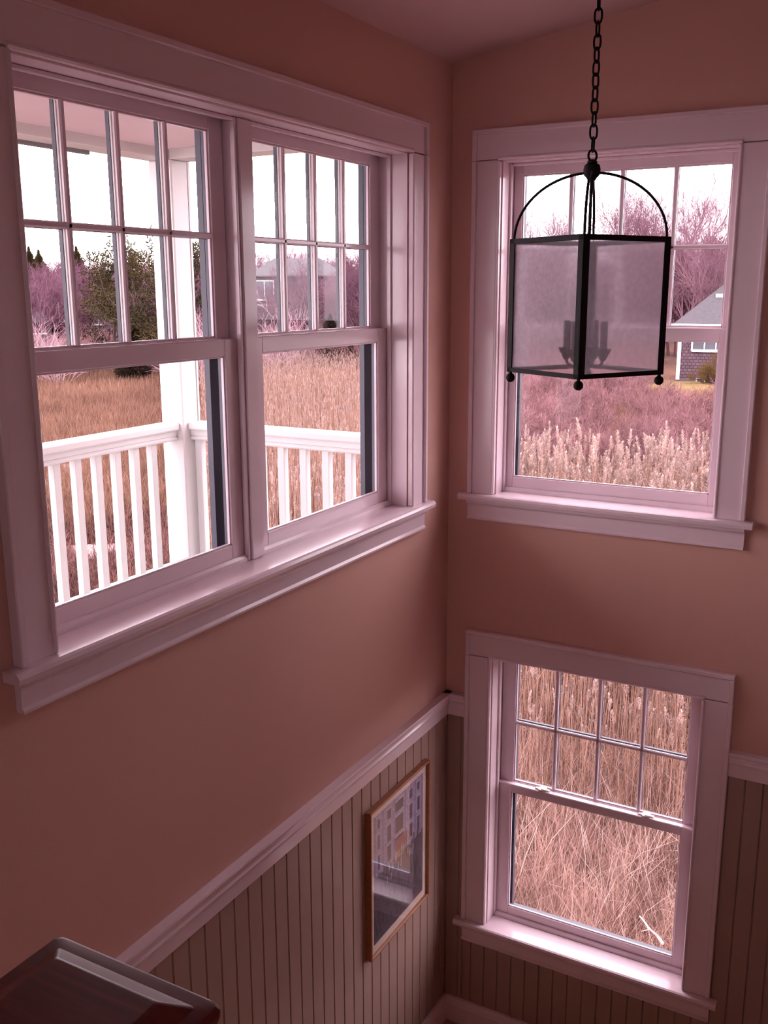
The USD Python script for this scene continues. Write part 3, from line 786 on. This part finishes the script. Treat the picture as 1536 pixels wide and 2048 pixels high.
def place(kind, name, label, cat, loc, rot, sc, group, build):
    """The first of a kind is built, the others reference it."""
    loc = (loc[0], loc[1], float(gh(loc[0], loc[1])) - 0.05)
    if kind not in PROT:
        t = thing(name, label, cat, loc, rot or 1e-4, group, None, sc)
        build(t)
        PROT[kind] = t
        return t
    return dup(PROT[kind], name, label, cat, loc, rot, sc, group)


def tree_builder(seed, h, tw=TWIG, br=BARK, thick=1.0, **kw):
    def b(t):
        plant_parts(t, grow(seed, h, **kw), ('trunk', 'branches', 'twigs'), (br, br, tw), ((0, 0), (1, 2), (3, 9)), thick)
    return b


GT = 'bare trees of the woodland beyond the marsh'
LT = 'leafless grey brown tree standing in the woodland beyond the marsh'
WK = [('w%d' % k, tree_builder(100 + k, 9.0, DEEPTWIG, DEEPTWIG, 1.9, spread=0.66, levels=4, base_r=0.07, kids=(12, 8, 6, 3), lift=0.10, wig=0.14)) for k in range(4)]


def rise(az, dist, el):
    return 5.3 + dist * math.tan(math.radians(el))


for k in range(230):
    az = rng.uniform(-56, -26)
    dist = rng.uniform(74, 118)
    if taken(az, dist):
        dist = rng.uniform(101, 118)
    kk, b = WK[k % 4]
    h = rise(az, dist, np.interp(az, [-52, -44, -38, -33, -28], [1.75, 1.9, 2.3, 2.3, 2.2])) * rng.uniform(0.80, 1.05)
    place(kk, 'bare_tree', LT, 'tree', polar(az, dist), rng.uniform(0, 6.28), h / 9.0, GT, b)
for k in range(66):
    az = rng.uniform(-24, -6)
    dist = rng.uniform(84, 118)
    kk, b = WK[k % 4]
    place(kk, 'bare_tree', LT, 'tree', polar(az, dist), rng.uniform(0, 6.28), rise(az, dist, 2.9) * rng.uniform(0.8, 1.08) / 9.0, GT, b)
BIG = [('b%d' % k, tree_builder(200 + k, 12.0, TWIG, TWIG, 1.0, spread=0.56, levels=4, base_r=0.11, kids=(12, 8, 6, 4), lift=0.09, wig=0.13)) for k in range(3)]
GB = 'tall spreading bare trees beyond the lantern'
for k in range(24):
    az = -21.5 + 13.5 * (k + 0.5) / 24 + rng.uniform(-0.4, 0.4)
    dist = rng.uniform(66, 88)
    el = np.interp(az, [-22, -19, -16.5, -14, -12, -10, -8], [5.6, 5.8, 6.2, 7.2, 7.1, 6.6, 5.8]) * (1.0 if k % 2 else rng.uniform(0.6, 0.9))
    kk, b = BIG[k % 3]
    place(kk, 'spreading_tree', 'tall leafless spreading tree against the sky behind the lantern window', 'tree', polar(az, dist), rng.uniform(0, 6.28), rise(az, dist, el) / 12.0, GB, b)
GRB = 'tall bare trees seen through the right double window sash'
for k in range(9):
    az = -36.4 + 0.8 * k
    dist = rng.uniform(80, 96)
    el = (3.0, 3.4, 3.9, 3.6, 3.2, 2.7, 2.6, 3.0, 3.3)[k]
    kk, b = BIG[k % 3]
    place(kk, 'spreading_tree', 'tall leafless tree above the far house seen through the right double window', 'tree', polar(az, dist := 106 + k % 3), 0.7 + k * 1.1, rise(az, dist, el) / 12.0, GRB, b)

SH = [('s%d' % k, (lambda kk: lambda t: plant_parts(t, grow(300 + kk, 2.4, stems=12, spread=0.7, levels=3, base_r=0.020, kids=(5, 5, 3), lift=0.05), ('stems', 'twigs'), (SHRUBT, SHRUBT), ((0, 1), (2, 9)), 1.3))(k)) for k in range(3)]
GS = 'mauve bare shrubs of the thicket between marsh and woods'
LS = 'low leafless mauve shrub in the thicket between marsh and woods'
cnt = 0
for k in range(150):
    az, dist = rng.uniform(-23, -7.5), rng.uniform(27, 62)
    p = polar(az, dist)
    if az > -14.0 and dist > 40:
        continue
    kk, b = SH[cnt % 3]
    place(kk, 'bare_shrub', LS, 'shrub', p, rng.uniform(0, 6.28), rng.uniform(0.6, 1.05), GS, b)
    cnt += 1
for k in range(95):
    az, dist = rng.uniform(-52, -27), rng.uniform(60, 72)
    kk, b = SH[cnt % 3]
    place(kk, 'bare_shrub', LS, 'shrub', polar(az, dist), rng.uniform(0, 6.28), rng.uniform(0.9, 1.5), GS, b)
    cnt += 1
PL = ('pale', lambda t: plant_parts(t, grow(400, 5.4, stems=14, spread=0.55, levels=2, base_r=0.035, kids=(6, 5), lift=-0.02, wig=0.10), ('stems', 'twigs'), (PALET, PALET), ((0, 0), (1, 9)), 1.2))
for k, (px, dist, sc, lab) in enumerate(((70, 58, 0.95, 'pale many-stemmed bush low in the leftmost window panes'), (105, 56, 0.9, 'pale bush just left of the first window muntin'), (395, 52, 1.15, 'pale arching bush just right of the porch post'), (415, 55, 1.1, 'pale arching bush behind the right edge of the left sash'),
                                          (518, 58, 0.68, 'pale tangled bush in front of the far white bay window'), (545, 57, 1.1, 'pale tangled bush below the far house'), (590, 60, 1.0, 'pale tangled bush below the far grey roof'), (625, 61, 0.9, 'pale bush left of the dark junipers'))):
    d = ray(px, 640)
    az = math.degrees(math.atan2(d[0], d[1]))
    place(PL[0], 'pale_bush', lab, 'shrub', polar(az, dist), k * 0.9, sc, None, PL[1])


# ---- evergreens
def pine(seed, h, r0, lobes, mt):
    def b(t):
        r = np.random.default_rng(seed)
        sg = grow(seed, h, spread=0.95, levels=2, base_r=0.16, kids=(15, 6), lift=0.06, wig=0.07)
        plant_parts(t, sg, ('trunk', 'branches'), (BARK, BARK), ((0, 0), (1, 2)))
        ends = np.array([(x[0] + x[1]) / 2 for x in sg if x[4] >= 1])
        P0, P1 = [], []
        for e in ends:
            for k in range(lobes):
                o_ = e + r.normal(0, r0, 3) * [1, 1, 0.55]
                d = r.normal(0, 1, 3) + [0, 0, 0.5]
                d /= np.linalg.norm(d)
                P0.append(o_), P1.append(o_ + d * r.uniform(0.18, 0.34))
        P0, P1 = np.array(P0), np.array(P1)
        obj('needles', segs(P0, P1, np.full(len(P0), 0.040), np.full(len(P0), 0.008), 3), mt, t)
    return b


def spruce(seed, h, w, mt, n=9000):
    def b(t):
        r = np.random.default_rng(seed)
        obj('trunk', tube([(0, 0, -0.2), (0, 0, h * 0.95)], [0.14, 0.02], 6), BARK, t)
        z = h * (0.03 + 0.97 * r.random(n) ** 1.15)
        rad = w * (1 - z / h) * np.sqrt(r.random(n)) * (0.6 + 0.55 * np.abs(np.sin(z * 4.2 + seed)))
        a = r.random(n) * 2 * math.pi
        P0 = np.stack([rad * np.cos(a), rad * np.sin(a), z], 1)
        d = np.stack([np.cos(a), np.sin(a), r.normal(0.25, 0.4, n)], 1)
        d /= np.linalg.norm(d, axis=1, keepdims=True)
        obj('foliage', segs(P0, P0 + d * (r.uniform(0.2, 0.4, n) * np.clip(5.0 * (1 - z / h), 0.25, 1))[:, None], np.full(n, 0.042), np.full(n, 0.008), 3), mt, t)
    return b


def at_px(px, dist, py=600):
    d = ray(px, py)
    return polar(math.degrees(math.atan2(d[0], d[1])), dist)


place('p0', 'pine_tree', 'tall dark pine left of the porch post', 'tree', at_px(262, 58), 0.3, 1.0, None, pine(21, 8.4, 0.26, 7, NEEDLE))
place('p0', 'pine_tree', 'yellow green pine nearer the second muntin left of the tall pine', 'tree', at_px(212, 60), 2.1, 0.86, None, None)
place('p0', 'pine_tree', 'pine showing between the porch post and the right edge of the left sash', 'tree', at_px(392, 60), 4.0, 1.06, None, None)
place('j0', 'juniper', 'dark juniper at the foot of the tall pine', 'tree', at_px(258, 56), 0, 0.9, None, spruce(31, 4.2, 1.15, JUNIPER))
for k, (px, dist, sc, lab) in enumerate(((660, 60, 0.95, 'dark juniper left of the last muntin in the right double window'), (690, 61, 0.80, 'smaller dark juniper right of the last muntin in the right double window'), (510, 62, 0.75, 'low dark juniper below the far bay window'),
                                         (560, 66, 0.70, 'low dark juniper among the pale bushes'))):
    place('j0', 'juniper', lab, 'tree', at_px(px, dist), k, sc, None, None)
for k, (px, sc, lab) in enumerate(((57, 1.0, 'spruce with a pointed top above the woods in the leftmost pane, first of two'), (76, 0.97, 'spruce with a pointed top above the woods beside the first muntin'), (131, 0.97, 'spruce with a pointed top above the woods just right of the first muntin'), (152, 1.0, 'spruce with a rounded top above the woods between the first two muntins'))):
    place('sp', 'spruce_tree', lab, 'tree', at_px(px, 106, 495), k * 1.2, sc, None, spruce(33, 9.7, 3.4, NEEDLE, 14000))


# ---- houses
def hip(x0, x1, y0, y1, z0, z1, inset):
    v = np.array([(x0, y0, z0), (x1, y0, z0), (x1, y1, z0), (x0, y1, z0), (x0 + inset, y0 + inset, z1), (x1 - inset, y0 + inset, z1), (x1 - inset, y1 - inset, z1), (x0 + inset, y1 - inset, z1)])
    return v, np.array([[0, 1, 5, 4], [1, 2, 6, 5], [2, 3, 7, 6], [3, 0, 4, 7], [4, 5, 6, 7], [3, 2, 1, 0]])


def far_window(t, x0, x1, z0, z1, lights, y):
    fr = obj('window', [bx((x0 - 0.10, y - 0.09, z0 - 0.10), (x0, y + 0.02, z1 + 0.10)), bx((x1, y - 0.09, z0 - 0.10), (x1 + 0.10, y + 0.02, z1 + 0.10)), bx((x0, y - 0.09, z1), (x1, y + 0.02, z1 + 0.10)), bx((x0 - 0.04, y - 0.12, z0 - 0.14), (x1 + 0.04, y + 0.02, z0))] +
             [bx((x0 + (x1 - x0) * k / lights - 0.035, y - 0.07, z0), (x0 + (x1 - x0) * k / lights + 0.035, y + 0.02, z1)) for k in range(1, lights)], WHITE, t)
    for k in range(lights):
        obj('pane', bx((x0 + (x1 - x0) * k / lights + 0.01, y - 0.03, z0), (x0 + (x1 - x0) * (k + 1) / lights - 0.01, y - 0.005, z1)), DARKPANE, fr)


HD = 58.0
hp = at_px(1352, HD, 770)
house = thing('shingled_house', 'cedar shingled house with white trim and grey hipped roof at the right of the lantern', 'house', (hp[0], hp[1], 0), math.radians(10))
EZ = -0.45
obj('wall', bx((0, 0, GZ - 0.3), (10, 7, EZ)), SHINGLE, house)
obj('corner_board', bx((-0.04, -0.05, GZ + 0.35), (0.16, 0.10, EZ)), WHITE, house)
obj('eave_board', bx((-0.45, -0.45, EZ - 0.02), (10.4, -0.35, EZ + 0.20)), WHITE, house)
obj('roof', hip(-0.5, 10.5, -0.5, 7.5, EZ + 0.06, 1.95, 2.75), ROOFM, house)
up = obj('upper_wall', bx((2.05, 1.6, 0.9), (8.3, 5.6, 1.35)), SHINGLE, house)
obj('upper_eave', bx((1.78, 1.30, 1.16), (8.6, 1.38, 1.36)), WHITE, house)
obj('upper_roof', hip(1.75, 8.6, 1.3, 6.0, 1.34, 3.1, 1.5), ROOFM, house)
obj('chimney', bx((3.6, 3.0, 2.4), (4.2, 3.6, 2.75)), WHITE, house)
far_window(house, 0.78, 2.60, GZ + 2.05, EZ - 0.35, 3, 0.0)
far_window(house, 2.95, 4.8, GZ + 2.05, EZ - 0.35, 3, 0.0)
far_window(house, 6.2, 8.6, GZ + 1.6, EZ - 0.35, 3, 0.0)
obj('foundation', bx((-0.02, -0.03, GZ - 0.3), (10.02, 0.02, GZ + 0.42)), GREYWALL, house)
obj('vent', [bx((1.05, -0.08, GZ + 0.10), (1.55, -0.02, GZ + 0.15)), bx((1.05, -0.08, GZ + 0.42), (1.55, -0.02, GZ + 0.47)), bx((1.05, -0.08, GZ + 0.10), (1.1, -0.02, GZ + 0.47)), bx((1.5, -0.08, GZ + 0.10), (1.55, -0.02, GZ + 0.47))], WHITE, house)
struct('lawn', blob(hp[0] + 1.5, hp[1] - 3.5, 9.0, 7.0, 9, 0.30, 48), LAWN, 'yellow green lawn in front of the shingled house')
place('gb', 'golden_bush', 'golden green bush at the corner of the shingled house', 'shrub', at_px(1428, HD - 2.2, 760), 0, 0.62, None, (lambda t: plant_parts(t, grow(410, 3.4, stems=16, spread=0.6, levels=3, base_r=0.03, kids=(6, 5, 4), lift=0.02), ('stems', 'foliage'), (BARK, GOLDBUSH), ((0, 1), (2, 9)), 2.6)))

hp2 = at_px(497, 88, 560)
h2 = thing('grey_house', 'far grey house with a white framed bay window behind pale bushes', 'house', (hp2[0], hp2[1], 0), math.radians(33))
obj('wall', bx((0, 0, GZ), (8.2, 6, 2.9)), GREYWALL, h2)
obj('roof', hip(-0.2, 8.6, -0.4, 6.4, 2.85, 4.4, 2.4), ROOFM, h2)
obj('eave_board', bx((-0.2, -0.42, 2.80), (8.6, -0.35, 2.90)), GREYWALL, h2)
far_window(h2, 0.6, 2.1, 0.9, 2.4, 2, 0.0)
obj('balcony_rail', [bx((0.2, -0.7, 0.35), (3.0, -0.62, 0.47)), bx((0.2, -0.7, 0.35), (0.3, -0.6, 2.75)), bx((2.85, -0.7, 0.35), (2.95, -0.6, 2.75))], WHITE, h2)
hp3 = at_px(143, 92, 590)
h3 = thing('pale_cottage', 'far cottage with white windows glimpsed among the trees left of the pines', 'house', (hp3[0], hp3[1], 0), math.radians(42))
obj('wall', bx((0, 0, GZ), (4.2, 4, 1.2)), GREYWALL, h3)
obj('roof', hip(-0.3, 4.5, -0.3, 4.3, 1.15, 2.0, 1.7), GREYWALL, h3)
far_window(h3, 1.7, 2.6, -1.2, -0.3, 2, 0.0)
far_window(h3, 2.6, 3.4, 0.1, 0.9, 2, 0.0)
hp4 = at_px(55, 78, 640)
h4 = thing('shed', 'small grey shed low among the trees in the leftmost panes', 'shed', (hp4[0], hp4[1], 0), math.radians(46))
obj('wall', bx((0, 0, GZ), (1.6, 2, -0.6)), GREYWALL, h4)
obj('roof', hip(-0.15, 1.75, -0.2, 2.2, -0.62, 0.15, 0.8), ROOFM, h4)
obj('sill_board', bx((0.1, -0.06, -1.5), (1.3, -0.01, -1.38)), WHITE, h4)


# ---- reeds and grass
def blade(base, az, lean, L, w, bend, n=3):
    """A tapering two-sided grass blade as a thin folded ribbon."""
    d = np.array([math.cos(az), math.sin(az), 0])
    s = np.array([-math.sin(az), math.cos(az), 0])
    th = lean
    p = np.array(base, float)
    rows = []
    for k in range(n + 1):
        ww = w * (1 - (k / n) ** 1.5) * 0.5 + 0.0006
        rows += [p - s * ww, p + s * ww]
        p = p + (d * math.sin(th) + np.array([0, 0, 1]) * math.cos(th)) * L / n
        th += bend / n
    v = np.array(rows)
    f = np.array([[2 * k, 2 * k + 1, 2 * k + 3, 2 * k + 2] for k in range(n)])
    return v, f


def reed_parts(seed, h):
    r = np.random.default_rng(seed)
    a = r.uniform(0, 6.28)
    lean = r.uniform(0.01, 0.10)
    zs = np.linspace(0, 1, 5)
    off = lean * h * zs ** 1.6
    pts = np.stack([np.cos(a) * off, np.sin(a) * off, h * zs - 0.1], 1)
    stalk = tube(pts, np.linspace(0.0065, 0.0030, 5), 4, cap=False)
    lv = []
    for k in range(r.integers(3, 6)):
        f = r.uniform(0.25, 0.85)
        b = np.array([np.interp(f, zs, pts[:, c]) for c in range(3)])
        lv.append(blade(b, r.uniform(0, 6.28), r.uniform(0.2, 0.6), r.uniform(0.25, 0.5), 0.016, r.uniform(0.5, 1.6)))
    pl = []
    top = pts[-1]
    da = r.uniform(0, 6.28)
    for k in range(26):
        s = k / 26
        b = top + [0, 0, -0.02 + 0.20 * s] + 0.03 * s * np.array([math.cos(da), math.sin(da), 0])
        pl.append(blade(b, r.uniform(0, 6.28), r.uniform(0.25, 0.8), 0.085 * (1 - 0.55 * s), 0.024, r.uniform(0.2, 1.0), 2))
    return stalk, merge(lv), merge(pl)


RP = [reed_parts(500 + k, 2.9 + 0.08 * k) for k in range(6)]


def grass_clump(seed, n, h, w, spread, bend):
    r = np.random.default_rng(seed)
    return merge([blade((r.normal(0, spread), r.normal(0, spread), -0.05), r.uniform(0, 6.28), abs(r.normal(0, 0.22)), h * r.uniform(0.5, 1.05), w, r.uniform(0.1, bend), 3) for _ in range(n)])


def instancer(name, label, cat, protos, pos, rot, sc, tilt=None, kind='stuff'):
    """One PointInstancer; protos: list of [(mesh, material), ...]."""
    pth = numbered('/World', name)
    pi = UsdGeom.PointInstancer.Define(stage, pth)
    targets = []
    for k, parts in enumerate(protos):
        x = UsdGeom.Xform.Define(stage, f'{pth}/form_{k}')
        for i, (m, mt) in enumerate(parts):
            usdkit.mesh(stage, f'{pth}/form_{k}/piece_{i}', m, mt)
        targets.append(x.GetPath())
    pi.CreatePrototypesRel().SetTargets(targets)
    n = len(pos)
    r = np.random.default_rng(len(name) + n)
    pi.CreatePositionsAttr(Vt.Vec3fArray.FromNumpy(np.asarray(pos, np.float32)))
    pi.CreateProtoIndicesAttr(Vt.IntArray.FromNumpy(r.integers(0, len(protos), n).astype(np.int32)))
    half = np.asarray(rot) / 2
    tl = np.zeros(n) if tilt is None else np.asarray(tilt) / 2
    qs = []
    for a, b in zip(half, tl):      # turn about z, then a tilt about x
        qs.append(Gf.Quath(math.cos(a) * math.cos(b), math.cos(a) * math.sin(b), math.sin(a) * math.sin(b), math.sin(a) * math.cos(b)))
    pi.CreateOrientationsAttr(Vt.QuathArray(qs))
    sc = np.asarray(sc, np.float32)
    pi.CreateScalesAttr(Vt.Vec3fArray.FromNumpy(np.stack([sc, sc, sc], 1) if sc.ndim == 1 else sc))
    return tag(pi.GetPrim(), label, cat, None, kind)


def reed_ok(x, y):
    az = np.degrees(np.arctan2(x - CAM[0], y - CAM[1]))
    return az


# positions by bearing and distance, denser and taller away from the house
def reed_field(n, az0, az1, d0, d1, seed):
    r = np.random.default_rng(seed)
    az = np.radians(r.uniform(az0, az1, n))
    d = np.sqrt(r.uniform(d0 ** 2, d1 ** 2, n))
    x, y = CAM[0] + d * np.sin(az), CAM[1] + d * np.cos(az)
    keep = (y > 2.2)
    x, y, d = x[keep], y[keep], d[keep]
    hs_ = np.interp(d, [7, 9.5, 11, 13, 15, 17, 40, 62], [0.45, 0.66, 0.80, 0.96, 0.88, 0.76, 0.70, 0.62]) * r.uniform(0.82, 1.12, len(d))
    return np.stack([x, y, gh(x, y)], 1), hs_, r.uniform(0, 6.28, len(x)), d


pos, hsz, rt_, dd = reed_field(2600, -25, -5, 8.2, 15.5, 41)
order = np.argsort(np.abs(dd - 12.5))
sel, rest = order[:280], order[280:]
GR = 'dry reeds with feathery plumes outside the gable windows'
LRD = 'dry tan reed with a pale feathery plume in the bed outside the gable windows'
for k in sel:
    kk = k % 6

    def b(t, kk=kk):
        s_, l_, p_ = RP[kk]
        obj('stalk', s_, REEDS, t), obj('leaves', l_, REEDL, t), obj('plume', p_, PLUME, t)
    place('r%d' % kk, 'reed', LRD, 'reed', pos[k], rt_[k], float(hsz[k]), GR, b)
full = [[(s_, REEDS), (l_, REEDL), (p_, PLUME)] for s_, l_, p_ in RP]
instancer('reed_bed', 'dense bed of dry tan reeds outside the gable windows', 'reeds', full, pos[rest], rt_[rest], hsz[rest])
pos, hsz, rt_, dd = reed_field(7000, -39.5, -27.5, 13, 62, 42)
instancer('reed_bed', 'dense pale reeds behind the porch railing right of the post', 'reeds', full, pos, rt_, hsz * 0.85, np.random.default_rng(1).normal(0, 0.05, len(pos)))

GC = [[(grass_clump(600 + k, 64, 1.0, 0.0056, 0.17, 1.7), STRAW)] for k in range(4)]
GC += [[(grass_clump(610 + k, 9, 1.25, 0.0085, 0.20, 1.3), PALESTEM), (grass_clump(615 + k, 30, 0.55, 0.007, 0.2, 2.4), HEATH)] for k in range(3)]
MC = [[(grass_clump(620 + k, 60, 1.0, 0.030, 0.30, 1.1), MARSH)] for k in range(4)]
HC = [[(grass_clump(640 + k, 70, 0.42, 0.020, 0.22, 1.9), HEATH)] for k in range(4)]


def scatter(n, az0, az1, d0, d1, seed, ymin=0.6, power=2.0):
    r = np.random.default_rng(seed)
    az = np.radians(r.uniform(az0, az1, n))
    d = r.uniform(d0 ** power, d1 ** power, n) ** (1 / power)
    x, y = CAM[0] + d * np.sin(az), CAM[1] + d * np.cos(az)
    k = y > ymin
    return np.stack([x[k], y[k], gh(x[k], y[k])], 1), r.uniform(0, 6.28, k.sum()), d[k], r


p, ro, d, r = scatter(2300, -27, -3, 5.2, 9.6, 51, 0.5)
instancer('tangled_grass', 'tangled dry straw coloured grass below the lower gable window', 'grass', GC, p, ro, np.interp(d, [5, 7, 9, 15], [0.62, 0.72, 0.95, 1.2]) * r.uniform(0.7, 1.25, len(d)), r.normal(0, 0.28, len(d)))
p, ro, d, r = scatter(5200, -56, -27, 22, 66, 52, 0.5, 1.5)
instancer('marsh_grass', 'wide field of brown marsh grass beyond the porch railing', 'grass', MC, p, ro, r.uniform(0.6, 1.05, len(d)) * np.interp(d, [20, 40, 66], [0.75, 1.0, 1.25]))
p, ro, d, r = scatter(2600, -58, -33, 9.5, 24, 53, -2.0, 1.6)
d0 = [np.array(ground_at(*q)) for q in ((195, 1110), (97, 975), (120, 940))]
keep = np.ones(len(p), bool)
for c, rad in zip(d0, (0.8, 0.9, 1.0)):
    keep &= np.hypot(p[:, 0] - c[0], p[:, 1] - c[1]) > rad
instancer('heath_tufts', 'low reddish brown heath tufts beneath the porch balusters', 'grass', HC, p[keep], ro[keep], r.uniform(0.7, 1.4, len(d))[keep])
p, ro, d, r = scatter(2300, -25, -4, 18, 50, 54, 0.5, 1.6)
instancer('marsh_grass', 'tan grass among the mauve shrubs beyond the reeds', 'grass', MC, p, ro, r.uniform(0.7, 1.15, len(d)))

# a pale fallen stick among the grass
SZ = GZ + 0.80


def at_height(px, py, z):
    d = ray(px, py)
    return CAM + d * (z - CAM[2]) / d[2]


a0, a1 = at_height(1279, 1833, SZ), at_height(1327, 1888, SZ - 0.03)
st = []
for k in range(9):
    f = k / 8
    st.append(a0 * (1 - f) + a1 * f + np.array([0.004 * math.sin(k * 1.3), 0.0, 0.004 * math.cos(k)]))
fb = thing('fallen_stick', 'pale fallen stick lying in the tangled grass below the lower window', 'stick')
obj('stick', tube(st, np.linspace(0.0055, 0.011, 9), 7), BIRCH, fb, smooth=50)
obj('side_twig', tube([st[6], st[6] + np.array([-0.06, -0.02, 0.05]), st[6] + np.array([-0.10, -0.08, 0.06])], [0.005, 0.004, 0.003], 6), BIRCH, fb, smooth=50)
